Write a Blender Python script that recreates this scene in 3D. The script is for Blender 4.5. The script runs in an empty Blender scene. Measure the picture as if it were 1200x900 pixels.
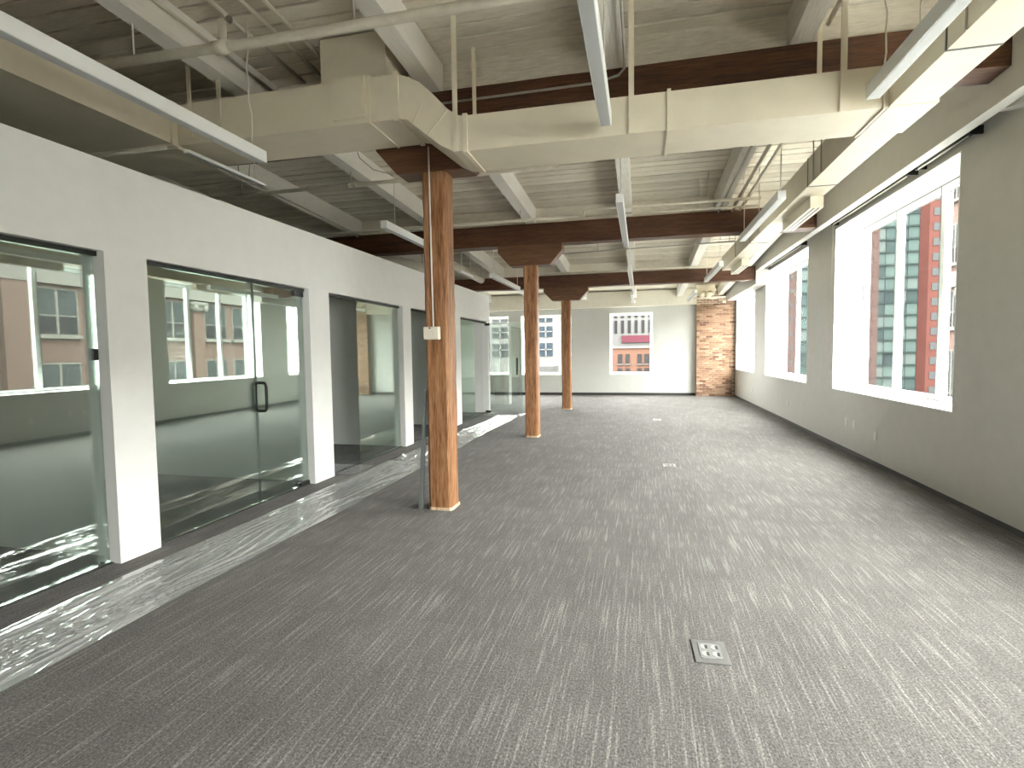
import bpy, bmesh, math, random
from mathutils import Vector, Matrix, noise
random.seed(7)
SC = bpy.context.scene
COL = SC.collection
PI = math.pi

# ------------------------------------------------------------------ camera
cam_d = bpy.data.cameras.new('camera')
cam_d.sensor_fit = 'HORIZONTAL'; cam_d.sensor_width = 36.0
cam_d.lens = 637.03 / 1200 * 36.0
cam_d.clip_start = 0.05; cam_d.clip_end = 600
cam = bpy.data.objects.new('camera', cam_d); COL.objects.link(cam)
YAW, PIT, ROL = 0.2335005, -0.0587938, -0.0137726
f_ = Vector((-math.sin(YAW)*math.cos(PIT), math.cos(YAW)*math.cos(PIT), math.sin(PIT)))
r_ = Vector((math.cos(YAW), math.sin(YAW), 0)); u_ = r_.cross(f_)
rr = math.cos(ROL)*r_ + math.sin(ROL)*u_; uu = -math.sin(ROL)*r_ + math.cos(ROL)*u_
M = Matrix(((rr.x, uu.x, -f_.x, 0), (rr.y, uu.y, -f_.y, 0), (rr.z, uu.z, -f_.z, 1.62), (0, 0, 0, 1)))
cam.matrix_world = M
SC.camera = cam

# ------------------------------------------------------------------ overcast sky and exposure
w = bpy.data.worlds.new('sky'); SC.world = w; w.use_nodes = True
bg = w.node_tree.nodes['Background']
bg.inputs[0].default_value = (1.0, 0.985, 0.95, 1); bg.inputs[1].default_value = 1.0
vs = SC.view_settings
vs.view_transform = 'Standard'; vs.look = 'None'; vs.gamma = 1.0; vs.use_curve_mapping = False
vs.exposure = 5.52
cy = SC.cycles
cy.use_denoising = True
cy.max_bounces = 14; cy.diffuse_bounces = 9; cy.glossy_bounces = 5; cy.transparent_max_bounces = 24
cy.sample_clamp_indirect = 6.0; cy.caustics_reflective = False; cy.caustics_refractive = False

def portal(x, y, z, sx, sz, axis):
    l = bpy.data.lights.new('window_daylight', 'AREA'); l.shape = 'RECTANGLE'
    l.size = sx; l.size_y = sz; l.cycles.is_portal = True
    o = bpy.data.objects.new('window_daylight', l); COL.objects.link(o); o.location = (x, y, z)
    o.rotation_euler = {'-x': (0, PI/2, 0), '-y': (-PI/2, 0, 0), '+y': (PI/2, 0, 0)}[axis]
    if axis == '-x': l.size, l.size_y = sz, sx
    return o
WIN_R = [(-3.75, -0.12), (1.36, 4.99), (6.48, 10.11), (11.6, 15.24), (16.65, 19.62)]   # Y ranges on the window wall
WIN_F = [(-1.12, 0.41), (-4.42, -2.87), (-6.42, -4.87)]                           # X ranges on the end wall
for a, b in WIN_R: portal(3.68, (a+b)/2, 2.25, b-a, 2.7, '-x')
for a, b in WIN_F: portal((a+b)/2, 20.6, 1.86, b-a, 2.3, '-y')

# ------------------------------------------------------------------ materials
def srgb(r, g, b):
    return tuple(((c/255)/12.92 if c/255 <= .04045 else ((c/255+.055)/1.055)**2.4) for c in (r, g, b))
MATS = {}
MATTE = ('far_', 'tower_', 'brick_far', 'bounce_stone', 'asphalt', 'roof_grey')
def nmat(name):
    m = bpy.data.materials.new(name); m.use_nodes = True; MATS[name] = m
    nt = m.node_tree; nt.nodes.clear()
    out = nt.nodes.new('ShaderNodeOutputMaterial'); b = nt.nodes.new('ShaderNodeBsdfPrincipled')
    nt.links.new(b.outputs[0], out.inputs[0])
    return m, nt, b, out
def N(nt, t, **k):
    n = nt.nodes.new(t)
    for a, v in k.items(): setattr(n, a, v)
    return n
def coords(nt, scale=(1, 1, 1), src='Object'):
    tc = N(nt, 'ShaderNodeTexCoord'); mp = N(nt, 'ShaderNodeMapping'); mp.inputs['Scale'].default_value = scale
    nt.links.new(tc.outputs[src], mp.inputs[0]); return mp.outputs[0]
def ramp(nt, fac, stops):
    r = N(nt, 'ShaderNodeValToRGB'); e = r.color_ramp.elements
    while len(e) < len(stops): e.new(0.5)
    for i, (p, c) in enumerate(stops): e[i].position = p; e[i].color = (*c, 1)
    nt.links.new(fac, r.inputs[0]); return r.outputs[0]
def noise_tex(nt, vec, scale, detail=4, rough=.6):
    n = N(nt, 'ShaderNodeTexNoise'); n.inputs['Scale'].default_value = scale
    n.inputs['Detail'].default_value = detail; n.inputs['Roughness'].default_value = rough
    nt.links.new(vec, n.inputs['Vector']); return n.outputs[0]
def bump(nt, b, h, strength, dist=.01):
    n = N(nt, 'ShaderNodeBump'); n.inputs['Strength'].default_value = strength; n.inputs['Distance'].default_value = dist
    nt.links.new(h, n.inputs['Height']); nt.links.new(n.outputs[0], b.inputs['Normal'])
def paint(name, col, rough=.6, var=.06, scale=6, bmp=.0, spec=.4, metal=0):
    m, nt, b, o = nmat(name)
    v = coords(nt); n = noise_tex(nt, v, scale)
    lo = tuple(c*(1-var) for c in col); hi = tuple(min(1, c*(1+var)) for c in col)
    nt.links.new(ramp(nt, n, [(.3, lo), (.7, hi)]), b.inputs['Base Color'])
    b.inputs['Roughness'].default_value = rough; b.inputs['Specular IOR Level'].default_value = 0 if name.startswith(MATTE) and name != 'far_wall_paint' else spec
    b.inputs['Metallic'].default_value = metal
    if bmp: bump(nt, b, noise_tex(nt, v, scale*12), bmp, .004)
    return m
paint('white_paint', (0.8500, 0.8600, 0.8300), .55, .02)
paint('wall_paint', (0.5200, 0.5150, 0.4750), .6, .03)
paint('reveal_white', (.86, .88, .86), .4, .01)
paint('frame_white', (.80, .84, .82), .35, .01)
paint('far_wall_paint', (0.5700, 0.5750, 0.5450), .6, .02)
paint('plaster_cream', (.72, .69, .60), .7, .04)
paint('duct_paint', (.68, .62, .49), .5, .05, 3)
paint('pipe_paint', (.64, .60, .50), .5, .08, 9)
paint('fixture_white', (.86, .88, .86), .35, .01)
paint('fixture_lens', (0.4600, 0.4750, 0.4750), .5, .02)
paint('cable_white', (.75, .72, .64), .5, .02)
paint('conduit_grey', (.40, .38, .34), .45, .05)
paint('black_metal', (.012, .013, .012), .4, .1)
paint('dark_channel', (.02, .024, .02), .5, .1)
paint('base_dark', (.045, .042, .038), .6, .1)
paint('grey_metal', (0.1300, 0.1400, 0.1350), .45, .05)
paint('steel', (0.3000, 0.3000, 0.2900), .28, .05, 30, 0, .5, .6)
paint('steel_dull', (.19, .195, .19), .5, .05)
paint('lid_white', (.31, .31, .295), .45, .02)
paint('plate_white', (.70, .69, .63), .45, .02)
paint('box_cream', (.74, .69, .57), .45, .03)
paint('shade_fabric', (.07, .068, .06), .8, .1)
paint('office_paint', (.78, .80, .77), .6, .02)
paint('dark_deck', (.16, .135, .10), .8, .2)
paint('mortar', (.40, .34, .27), .9, .2, 20)
paint('bounce_stone', (0.3000, 0.2900, 0.2650), .8, .05)
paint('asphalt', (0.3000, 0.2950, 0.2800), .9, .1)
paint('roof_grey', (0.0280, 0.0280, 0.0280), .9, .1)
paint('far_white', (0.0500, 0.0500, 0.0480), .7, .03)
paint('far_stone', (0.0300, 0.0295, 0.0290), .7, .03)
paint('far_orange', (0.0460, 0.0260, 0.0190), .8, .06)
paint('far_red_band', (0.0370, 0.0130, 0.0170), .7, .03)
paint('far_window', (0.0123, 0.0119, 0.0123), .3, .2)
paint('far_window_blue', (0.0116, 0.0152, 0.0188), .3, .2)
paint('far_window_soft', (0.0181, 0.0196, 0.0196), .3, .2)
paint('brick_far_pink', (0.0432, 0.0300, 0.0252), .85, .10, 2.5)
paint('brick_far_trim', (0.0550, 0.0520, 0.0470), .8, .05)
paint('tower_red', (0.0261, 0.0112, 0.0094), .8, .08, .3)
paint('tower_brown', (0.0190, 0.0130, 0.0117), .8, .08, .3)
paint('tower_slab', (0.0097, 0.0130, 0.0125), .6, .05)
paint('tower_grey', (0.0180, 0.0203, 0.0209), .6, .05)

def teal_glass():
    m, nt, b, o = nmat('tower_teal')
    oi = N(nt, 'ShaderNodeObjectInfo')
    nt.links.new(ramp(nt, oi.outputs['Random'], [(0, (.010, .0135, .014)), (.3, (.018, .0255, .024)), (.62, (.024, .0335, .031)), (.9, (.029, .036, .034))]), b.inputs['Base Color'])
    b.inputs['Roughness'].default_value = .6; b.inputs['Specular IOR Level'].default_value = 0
teal_glass()
def brick_mat():
    m, nt, b, o = nmat('old_brick')
    oi = N(nt, 'ShaderNodeObjectInfo'); v = coords(nt); n = noise_tex(nt, v, 14)
    c = ramp(nt, oi.outputs['Random'], [(0, (.16, .08, .05)), (.25, (.30, .18, .115)), (.6, (.38, .24, .155)), (.88, (.48, .33, .23)), (1, (.14, .07, .045))])
    mx = N(nt, 'ShaderNodeMixRGB', blend_type='MULTIPLY'); mx.inputs[0].default_value = .35
    nt.links.new(c, mx.inputs[1]); nt.links.new(ramp(nt, n, [(.3, (.6, .6, .6)), (.7, (1.2, 1.2, 1.2))]), mx.inputs[2])
    nt.links.new(mx.outputs[0], b.inputs['Base Color']); b.inputs['Roughness'].default_value = .9
    bump(nt, b, n, .5)
brick_mat()
def wood(name, scale, dark, mid, light, rough=.5, knots=True):
    m, nt, b, o = nmat(name)
    v = coords(nt, scale); n1 = noise_tex(nt, v, 5, 7, .65)
    v2 = coords(nt, tuple(s*.28 for s in scale)); n2 = noise_tex(nt, v2, 4, 3, .5)
    mx = N(nt, 'ShaderNodeMath', operation='MULTIPLY_ADD'); mx.inputs[1].default_value = .6
    nt.links.new(n1, mx.inputs[0])
    mm = N(nt, 'ShaderNodeMath', operation='MULTIPLY'); mm.inputs[1].default_value = .4
    nt.links.new(n2, mm.inputs[0]); nt.links.new(mm.outputs[0], mx.inputs[2])
    nt.links.new(ramp(nt, mx.outputs[0], [(.32, dark), (.46, mid), (.64, light)]), b.inputs['Base Color'])
    b.inputs['Roughness'].default_value = rough; b.inputs['Specular IOR Level'].default_value = .35
    bump(nt, b, n1, .45, .012)
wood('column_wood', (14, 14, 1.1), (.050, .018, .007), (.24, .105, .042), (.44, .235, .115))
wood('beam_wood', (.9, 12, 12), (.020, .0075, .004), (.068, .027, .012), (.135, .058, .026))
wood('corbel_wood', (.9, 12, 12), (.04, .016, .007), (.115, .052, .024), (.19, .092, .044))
wood('splinter_wood', (9, 9, 1.5), (.35, .22, .12), (.55, .40, .26), (.75, .62, .46))
def deck(name, scale, c1, c2, c3):
    m, nt, b, o = nmat(name)
    oi = N(nt, 'ShaderNodeObjectInfo'); v = coords(nt, scale); n = noise_tex(nt, v, 5, 6, .65)
    mx = N(nt, 'ShaderNodeMath', operation='MULTIPLY_ADD'); mx.inputs[1].default_value = .3
    nt.links.new(oi.outputs['Random'], mx.inputs[0])
    mm = N(nt, 'ShaderNodeMath', operation='MULTIPLY'); mm.inputs[1].default_value = .7
    nt.links.new(n, mm.inputs[0]); nt.links.new(mm.outputs[0], mx.inputs[2])
    nt.links.new(ramp(nt, mx.outputs[0], [(.22, c1), (.5, c2), (.8, c3)]), b.inputs['Base Color'])
    b.inputs['Roughness'].default_value = .65; bump(nt, b, n, .5, .01)
deck('deck_paint', (1.2, 9, 9), (.46, .42, .34), (.67, .62, .52), (.76, .715, .61))
deck('joist_paint', (12, .8, 12), (.55, .53, .47), (.76, .74, .68), (.84, .82, .77))

def carpet():
    m, nt, b, o = nmat('carpet')
    fine = noise_tex(nt, coords(nt, (105, 80, 1)), 1.0, 3, .75)
    mid = noise_tex(nt, coords(nt, (3, 1.2, 1)), 1.0, 3, .6)
    streak = noise_tex(nt, coords(nt, (66, 2.0, 1)), 1.0, 2, .5)
    streak2 = noise_tex(nt, coords(nt, (125, 4.2, 1)), 1.0, 2, .5)
    base = ramp(nt, fine, [(.28, (.032, .0305, .029)), (.5, (.096, .0915, .0865)), (.74, (.205, .196, .186))])
    mask = ramp(nt, streak, [(.55, (0, 0, 0)), (.68, (1, 1, 1))])
    mask2 = ramp(nt, streak2, [(.57, (0, 0, 0)), (.70, (.8, .8, .8))])
    ad = N(nt, 'ShaderNodeMixRGB', blend_type='LIGHTEN'); ad.inputs[0].default_value = 1
    nt.links.new(mask, ad.inputs[1]); nt.links.new(mask2, ad.inputs[2])
    mul = N(nt, 'ShaderNodeMixRGB', blend_type='MULTIPLY'); mul.inputs[0].default_value = 1
    nt.links.new(ad.outputs[0], mul.inputs[1]); nt.links.new(ramp(nt, fine, [(.30, (.03, .03, .03)), (.70, (.165, .158, .147))]), mul.inputs[2])
    s = N(nt, 'ShaderNodeMixRGB', blend_type='ADD'); s.inputs[0].default_value = .8
    nt.links.new(base, s.inputs[1]); nt.links.new(mul.outputs[0], s.inputs[2])
    # 0.5 m carpet tiles, barely offset in tone
    br = N(nt, 'ShaderNodeTexBrick'); br.offset = .5; br.inputs['Scale'].default_value = 1
    br.inputs['Brick Width'].default_value = .5; br.inputs['Row Height'].default_value = .5; br.inputs['Mortar Size'].default_value = .0018
    br.inputs['Color1'].default_value = (.94, .94, .94, 1); br.inputs['Color2'].default_value = (1.04, 1.04, 1.04, 1); br.inputs['Mortar'].default_value = (.7, .7, .7, 1)
    nt.links.new(coords(nt), br.inputs['Vector'])
    tm = N(nt, 'ShaderNodeMixRGB', blend_type='MULTIPLY'); tm.inputs[0].default_value = .75
    nt.links.new(s.outputs[0], tm.inputs[1]); nt.links.new(br.outputs['Color'], tm.inputs[2])
    t2 = N(nt, 'ShaderNodeMixRGB', blend_type='MULTIPLY'); t2.inputs[0].default_value = 1
    nt.links.new(tm.outputs[0], t2.inputs[1]); nt.links.new(ramp(nt, mid, [(.3, (.86, .85, .84)), (.7, (1.12, 1.11, 1.1))]), t2.inputs[2])
    nt.links.new(t2.outputs[0], b.inputs['Base Color'])
    b.inputs['Roughness'].default_value = .9; b.inputs['Specular IOR Level'].default_value = .08
    b.inputs['Sheen Weight'].default_value = .06; b.inputs['Sheen Roughness'].default_value = .5
    bump(nt, b, fine, .5, .005)
carpet()
def glass(name, tint, base, edge, rough=0.0):
    m, nt, b, o = nmat(name); nt.nodes.remove(b)
    t = N(nt, 'ShaderNodeBsdfTransparent'); t.inputs[0].default_value = (*tint, 1)
    g = N(nt, 'ShaderNodeBsdfGlossy'); g.inputs['Roughness'].default_value = rough; g.inputs[0].default_value = (.93, 1, .96, 1)
    fr = N(nt, 'ShaderNodeFresnel'); fr.inputs[0].default_value = 1.5
    mr = N(nt, 'ShaderNodeMapRange'); mr.inputs[1].default_value = .04; mr.inputs[2].default_value = .5
    mr.inputs[3].default_value = base; mr.inputs[4].default_value = edge
    nt.links.new(fr.outputs[0], mr.inputs[0])
    mx = N(nt, 'ShaderNodeMixShader'); nt.links.new(mr.outputs[0], mx.inputs[0]); nt.links.new(t.outputs[0], mx.inputs[1]); nt.links.new(g.outputs[0], mx.inputs[2])
    nt.links.new(mx.outputs[0], o.inputs[0])
glass('window_glass', (.97, .985, .98), .0004, .006)
glass('partition_glass', (.90, .94, .92), .20, .6)
def film():
    m, nt, b, o = nmat('plastic_film'); nt.nodes.remove(b)
    t = N(nt, 'ShaderNodeBsdfTransparent'); t.inputs[0].default_value = (.93, .95, .94, 1)
    g = N(nt, 'ShaderNodeBsdfGlossy'); g.inputs['Roughness'].default_value = .10
    d = N(nt, 'ShaderNodeBsdfDiffuse'); d.inputs[0].default_value = (.86, .88, .88, 1)
    a = N(nt, 'ShaderNodeMixShader'); a.inputs[0].default_value = .36
    nt.links.new(t.outputs[0], a.inputs[1]); nt.links.new(d.outputs[0], a.inputs[2])
    fr = N(nt, 'ShaderNodeFresnel'); fr.inputs[0].default_value = 1.6
    mr = N(nt, 'ShaderNodeMapRange'); mr.inputs[1].default_value = .05; mr.inputs[2].default_value = .6; mr.inputs[3].default_value = .34; mr.inputs[4].default_value = .70
    nt.links.new(fr.outputs[0], mr.inputs[0])
    mx = N(nt, 'ShaderNodeMixShader'); nt.links.new(mr.outputs[0], mx.inputs[0]); nt.links.new(a.outputs[0], mx.inputs[1]); nt.links.new(g.outputs[0], mx.inputs[2])
    nt.links.new(mx.outputs[0], o.inputs[0])
film()

# ------------------------------------------------------------------ mesh helpers
WL = {}
def bx(bm, x0, x1, y0, y1, z0, z1, bev=0):
    vs_ = [bm.verts.new((x, y, z)) for z in (z0, z1) for y in (y0, y1) for x in (x0, x1)]
    fs = [(0, 2, 3, 1), (4, 5, 7, 6), (0, 1, 5, 4), (2, 6, 7, 3), (0, 4, 6, 2), (1, 3, 7, 5)]
    faces = [bm.faces.new([vs_[i] for i in f]) for f in fs]
    if bev:
        es = list({e for f in faces for e in f.edges})
        bmesh.ops.bevel(bm, geom=es, offset=bev, segments=1, affect='EDGES')
    return vs_
def hexa(bm, pts):
    """eight corners: bottom four (x0y0,x1y0,x0y1,x1y1) then top four"""
    v = [bm.verts.new(p) for p in pts]
    for f in [(0, 2, 3, 1), (4, 5, 7, 6), (0, 1, 5, 4), (2, 6, 7, 3), (0, 4, 6, 2), (1, 3, 7, 5)]: bm.faces.new([v[i] for i in f])
def prism_xz(bm, poly, y0, y1):
    a = [bm.verts.new((x, y0, z)) for x, z in poly]; b = [bm.verts.new((x, y1, z)) for x, z in poly]
    n = len(poly); bm.faces.new(a); bm.faces.new(b[::-1])
    for i in range(n): bm.faces.new((a[i], b[i], b[(i+1) % n], a[(i+1) % n]))
    bmesh.ops.recalc_face_normals(bm, faces=bm.faces)
def prism_yz(bm, poly, x0, x1):
    a = [bm.verts.new((x0, y, z)) for y, z in poly]; b = [bm.verts.new((x1, y, z)) for y, z in poly]
    n = len(poly); bm.faces.new(a); bm.faces.new(b[::-1])
    for i in range(n): bm.faces.new((a[i], b[i], b[(i+1) % n], a[(i+1) % n]))
    bmesh.ops.recalc_face_normals(bm, faces=bm.faces)
def tube(bm, pts, r, seg=8, closed=False):
    pts = [Vector(p) for p in pts]; n = len(pts); rings = []
    for i, p in enumerate(pts):
        if closed: t = (pts[(i+1) % n]-pts[i-1])
        else: t = pts[min(i+1, n-1)]-pts[max(i-1, 0)]
        t.normalize(); a = Vector((0, 0, 1)) if abs(t.z) < .9 else Vector((0, 1, 0))
        u = t.cross(a).normalized(); v = t.cross(u)
        rings.append([bm.verts.new(p+r*(math.cos(2*PI*k/seg)*u+math.sin(2*PI*k/seg)*v)) for k in range(seg)])
    for i in range(n if closed else n-1):
        A, B = rings[i], rings[(i+1) % n]
        for k in range(seg): bm.faces.new((A[k], A[(k+1) % seg], B[(k+1) % seg], B[k]))
    if not closed: bm.faces.new(rings[0][::-1]); bm.faces.new(rings[-1])
    for f in bm.faces: f.smooth = True
def BM(fn=None, *a):
    bm = bmesh.new()
    if fn: fn(bm, *a)
    return bm
def B(*a, bev=0):
    bm = bmesh.new(); bx(bm, *a, bev=bev); return bm
def T(pts, r, seg=8, closed=False):
    bm = bmesh.new(); tube(bm, pts, r, seg, closed); return bm
def obj(name, bm, mat, parent=None, loc=None):
    me = bpy.data.meshes.new(name)
    if parent is not None: L = WL[parent]
    else:
        if loc is None:
            xs = [v.co.x for v in bm.verts]; ys = [v.co.y for v in bm.verts]; zs = [v.co.z for v in bm.verts]
            loc = ((min(xs)+max(xs))/2, (min(ys)+max(ys))/2, min(zs))
        L = Vector(loc)
    bmesh.ops.translate(bm, verts=bm.verts, vec=-L)
    bm.to_mesh(me); bm.free(); me.materials.append(MATS[mat])
    o = bpy.data.objects.new(name, me); COL.objects.link(o)
    if parent is not None: o.parent = parent
    else: o.location = L
    WL[o] = L
    return o
def tag(o, label, cat, group=None):
    o['label'] = label; o['category'] = cat
    if group: o['group'] = group
    return o
def thing(name, label, cat, loc, group=None):
    o = bpy.data.objects.new(name, None); COL.objects.link(o); o.location = loc; o.empty_display_size = .1
    WL[o] = Vector(loc); return tag(o, label, cat, group)
def struct(name, bm, mat, label=None, parent=None):
    o = obj(name, bm, mat, parent, loc=None if parent is not None else (0, 0, 0)); o['kind'] = 'structure'
    if label: o['label'] = label
    return o
def sroot(name, loc, label=None):
    o = bpy.data.objects.new(name, None); COL.objects.link(o); o.location = loc; WL[o] = Vector(loc)
    o['kind'] = 'structure'
    if label: o['label'] = label
    return o
def place(name, mesh, parent, loc, rot=(0, 0, 0), scale=(1, 1, 1)):
    o = bpy.data.objects.new(name, mesh); COL.objects.link(o); o.parent = parent
    o.location = Vector(loc)-WL[parent]; o.rotation_euler = rot; o.scale = scale; WL[o] = Vector(loc)
    return o
def mesh_of(bm, mat, name='piece'):
    me = bpy.data.meshes.new(name); bm.to_mesh(me); bm.free(); me.materials.append(MATS[mat]); return me

XR, XL = 3.13, -3.98
YB, YF = -5.5, 20.1           # back and far ends of the floor
ZH = [(-5.9, 4.62), (-4.6, 4.57), (.35, 4.375), (5.32, 4.175), (10.17, 3.985), (15.12, 3.71), (20.3, 3.44)]
def zb(y):                    # top of the beams: the roof falls gently towards the far end
    for (a, za), (b, zc) in zip(ZH, ZH[1:]):
        if y <= b: return za+(zc-za)*(y-a)/(b-a)
    return ZH[-1][1]
JH = .29

# ------------------------------------------------------------------ floor, walls
struct('floor', B(-11.6, 3.8, YB-.1, 20.6, -.25, 0), 'carpet', 'dark grey carpet tiles with pale lengthwise streaks')
struct('baseboard_right', B(XR-.012, XR, YB, 19.85, 0, .05), 'base_dark', 'dark vinyl base along the window wall')
struct('baseboard_back', B(-8, 1.86, 20.085, 20.1, 0, .09), 'base_dark', 'dark vinyl base along the far end wall')

bm = bmesh.new()
SILL, HEAD = .93, 3.575
bx(bm, XR, 3.655, YB, 20.6, 0, SILL)
bx(bm, XR, 3.655, YB, 20.6, HEAD, 4.85)
ys = [YB]+[y for a, b in WIN_R for y in (a, b)]+[20.6]
for a, b in zip(ys[0::2], ys[1::2]): bx(bm, XR, 3.655, a, b, SILL, HEAD)
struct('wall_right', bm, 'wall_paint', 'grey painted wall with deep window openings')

bm = bmesh.new(); SF, HF = .74, 2.98
bx(bm, -11.6, XR, YF, 20.55, 0, SF); bx(bm, -11.6, XR, YF, 20.55, HF, 4.0)
xs = [-11.6]+[x for a, b in sorted(WIN_F) for x in (a, b)]+[XR]
for a, b in zip(xs[0::2], xs[1::2]): bx(bm, a, b, YF, 20.55, SF, HF)
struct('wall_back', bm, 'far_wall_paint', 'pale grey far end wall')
struct('trim_1', B(-11.6, 2.82, 19.86, YF, 3.17, 3.72), 'plaster_cream', 'cream plaster band across the top of the far wall')
bm = bmesh.new()
bx(bm, -11.6, 3.78, YB-.4, YB, 0, 5)
struct('wall_front', bm, 'white_paint', 'plain white wall behind the viewpoint')
struct('wall_side', B(-11.8, -11.6, YB, 20.6, 0, 5), 'dark_deck', 'wall beyond the offices, its dimness put into a dark colour')  # dark colour stands in for the dim depth past the offices

# bulkhead over the windows: face, lip under it, open shade pocket behind the lip
bm = bmesh.new()
bx(bm, 2.82, 2.94, YB, 14.9, 3.595, 4.8)
bx(bm, 2.82, XR, 14.9, 19.95, 3.255, 3.9)
bx(bm, 2.94, XR, YB, 14.9, 3.84, 4.8)
hexa(bm, [(2.94, 4.6, 3.36), (XR, 4.6, 3.36), (2.94, 5.75, 3.66), (XR, 5.75, 3.66), (2.94, 4.6, 3.84), (XR, 4.6, 3.84), (2.94, 5.75, 3.84), (XR, 5.75, 3.84)])
bx(bm, 2.94, XR, YB, 4.6, 3.36, 3.84)
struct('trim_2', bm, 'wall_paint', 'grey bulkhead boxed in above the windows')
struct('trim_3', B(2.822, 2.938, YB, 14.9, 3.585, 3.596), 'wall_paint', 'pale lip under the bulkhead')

# windows in the window wall
def window(n, a, b):
    t = sroot('window_%d' % n, (3.4, (a+b)/2, SILL), 'white framed three-light window in a deep white reveal')
    bm = bmesh.new(); x0, x1, h = XR-.004, 3.645, .014
    bx(bm, x0, x1, a, b, SILL, SILL+h); bx(bm, x0, x1, a, b, HEAD-h, HEAD)
    bx(bm, x0, x1, a, a+h, SILL+h, HEAD-h); bx(bm, x0, x1, b-h, b, SILL+h, HEAD-h)
    obj('reveal', bm, 'reveal_white', t)
    a2, b2, s, e = a+h, b-h, SILL+h, HEAD-h
    bm = bmesh.new(); fx0, fx1 = 3.55, 3.625
    bx(bm, fx0, fx1, a2, b2, s, s+.06); bx(bm, fx0, fx1, a2, b2, e-.09, e)
    bx(bm, fx0, fx1, a2, a2+.07, s+.06, e-.09); bx(bm, fx0, fx1, b2-.07, b2, s+.06, e-.09)
    obj('frame', bm, 'frame_white', t)
    W = (b2-a2)/3; g = .012
    for k in (1, 2):
        y = a2+W*k
        obj('mullion', B(fx0, fx1, y-.05, y+.05, s+.06, e-.09), 'frame_white', t)
        obj('gasket', B(fx0-.003, fx0, y+.05, y+.062, s, e), 'grey_metal', t)
    for k in range(3):
        y0 = a2+W*k+(.07 if k == 0 else .05); y1 = a2+W*(k+1)-(.07 if k == 2 else .05)
        p = obj('pane', B(3.60, 3.606, y0, y1, s+.06, e-.09), 'window_glass', t)
        bm = bmesh.new(); z0, z1 = s+.06, e-.09
        bx(bm, 3.592, 3.60, y0, y0+g, z0, z1); bx(bm, 3.592, 3.60, y1-g, y1, z0, z1)
        bx(bm, 3.592, 3.60, y0+g, y1-g, z0, z0+g); bx(bm, 3.592, 3.60, y0+g, y1-g, z1-g, z1)
        obj('pane_seal', bm, 'grey_metal', p)
    bm = bmesh.new()
    bx(bm, fx0-.003, fx0, a2, b2, s-.0, s+.014); bx(bm, fx0-.003, fx0, a2, b2, e-.012, e); bx(bm, fx0-.003, fx0, b2-.012, b2, s+.014, e-.012)
    obj('frame_joint', bm, 'grey_metal', t)
for i, (a, b) in enumerate(WIN_R): window(i+1, a, b)
def window_end(n, a, b, d=1):
    t = sroot('window_%d' % n, ((a+b)/2, YF+.2*d, SF), 'white framed window in the far end wall' if d > 0 else 'white framed window behind the viewpoint')
    bm = bmesh.new(); (y0, y1), h = sorted((YF-.004*d, YF+.4*d)), .03
    bx(bm, a, b, y0, y1, SF, SF+h); bx(bm, a, b, y0, y1, HF-h, HF)
    bx(bm, a, a+h, y0, y1, SF+h, HF-h); bx(bm, b-h, b, y0, y1, SF+h, HF-h)
    obj('reveal', bm, 'reveal_white', t)
    bm = bmesh.new(); a2, b2, s, e, q = a+h, b-h, SF+h, HF-h, .06; f0, f1 = sorted((YF+.2*d, YF+.28*d))
    bx(bm, a2, b2, f0, f1, s, s+q); bx(bm, a2, b2, f0, f1, e-q, e); bx(bm, a2, a2+q, f0, f1, s+q, e-q); bx(bm, b2-q, b2, f0, f1, s+q, e-q)
    obj('frame', bm, 'frame_white', t)
    obj('pane', B(a2+q, b2-q, (f0+f1)/2-.003, (f0+f1)/2+.003, s+q, e-q), 'window_glass', t)
for i, (a, b) in enumerate(WIN_F): window_end(i+6, a, b)


# brick pier in the far corner, brick by brick
t = sroot('wall_pier', (2.5, 20, 0), 'old tan brick pier in the far corner')
obj('mortar_core', B(1.872, XR, 19.88, YF, 0, 3.62), 'mortar', t)
bk = mesh_of(B(-.101, .101, -.05, .05, -.029, .029, bev=.004), 'old_brick', 'brick')
bh = mesh_of(B(-.0485, .0485, -.05, .05, -.029, .029, bev=.004), 'old_brick', 'brick')
c = 0; z = .034
while z < 3.6:
    x = 1.865 if c % 2 else 1.865+.0
    if c % 2: place('brick', bh, t, (x+.05, 19.905+random.uniform(-.008, .006), z)); x += .108
    while x+.21 <= XR+.002:
        place('brick', bk, t, (x+.102, 19.905+random.uniform(-.009, .007), z), (random.uniform(-.02, .02), 0, random.uniform(-.012, .012))); x += .2135
    if XR-x > .09: place('brick', bh, t, (x+.05, 19.905, z), scale=((XR-x-.006)/.097*.98, 1, 1)) if XR-x < .13 else place('brick', bk, t, (x+(XR-x)/2, 19.905, z), scale=((XR-x-.01)/.202, 1, 1))
    z += .0695; c += 1

# ------------------------------------------------------------------ office partition with glass fronts
PT, GH = 3.125, 2.43
PX0, PX1 = -4.14, XL
OPEN = [(-4.4, -2.2), (-1.7, .62), (1.02, 3.36), (3.73, 5.99), (6.43, 8.70), (9.04, 11.42), (11.77, 14.03)]
bm = bmesh.new()
ys = [YB]+[y for o in OPEN for y in o]+[14.2]
bx(bm, PX0, PX1, YB, 14.2, GH, PT)
for a, b in zip(ys[0::2], ys[1::2]): bx(bm, PX0, PX1, a, b, 0, GH)
struct('wall_left', bm, 'white_paint', 'white partition wall with tall glazed office fronts')
for y in (-4.75, -2.0, .75, 3.47, 6.10, 8.76, 11.5, 14.05):
    struct('wall_office', B(-8.0, PX0, y, y+.12, 0, PT), 'office_paint', 'pale cross wall between two glass-fronted offices')
struct('wall_office_rear', B(-8.12, -8.0, YB, 14.17, 0, PT), 'office_paint', 'pale rear wall of the offices')
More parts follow.
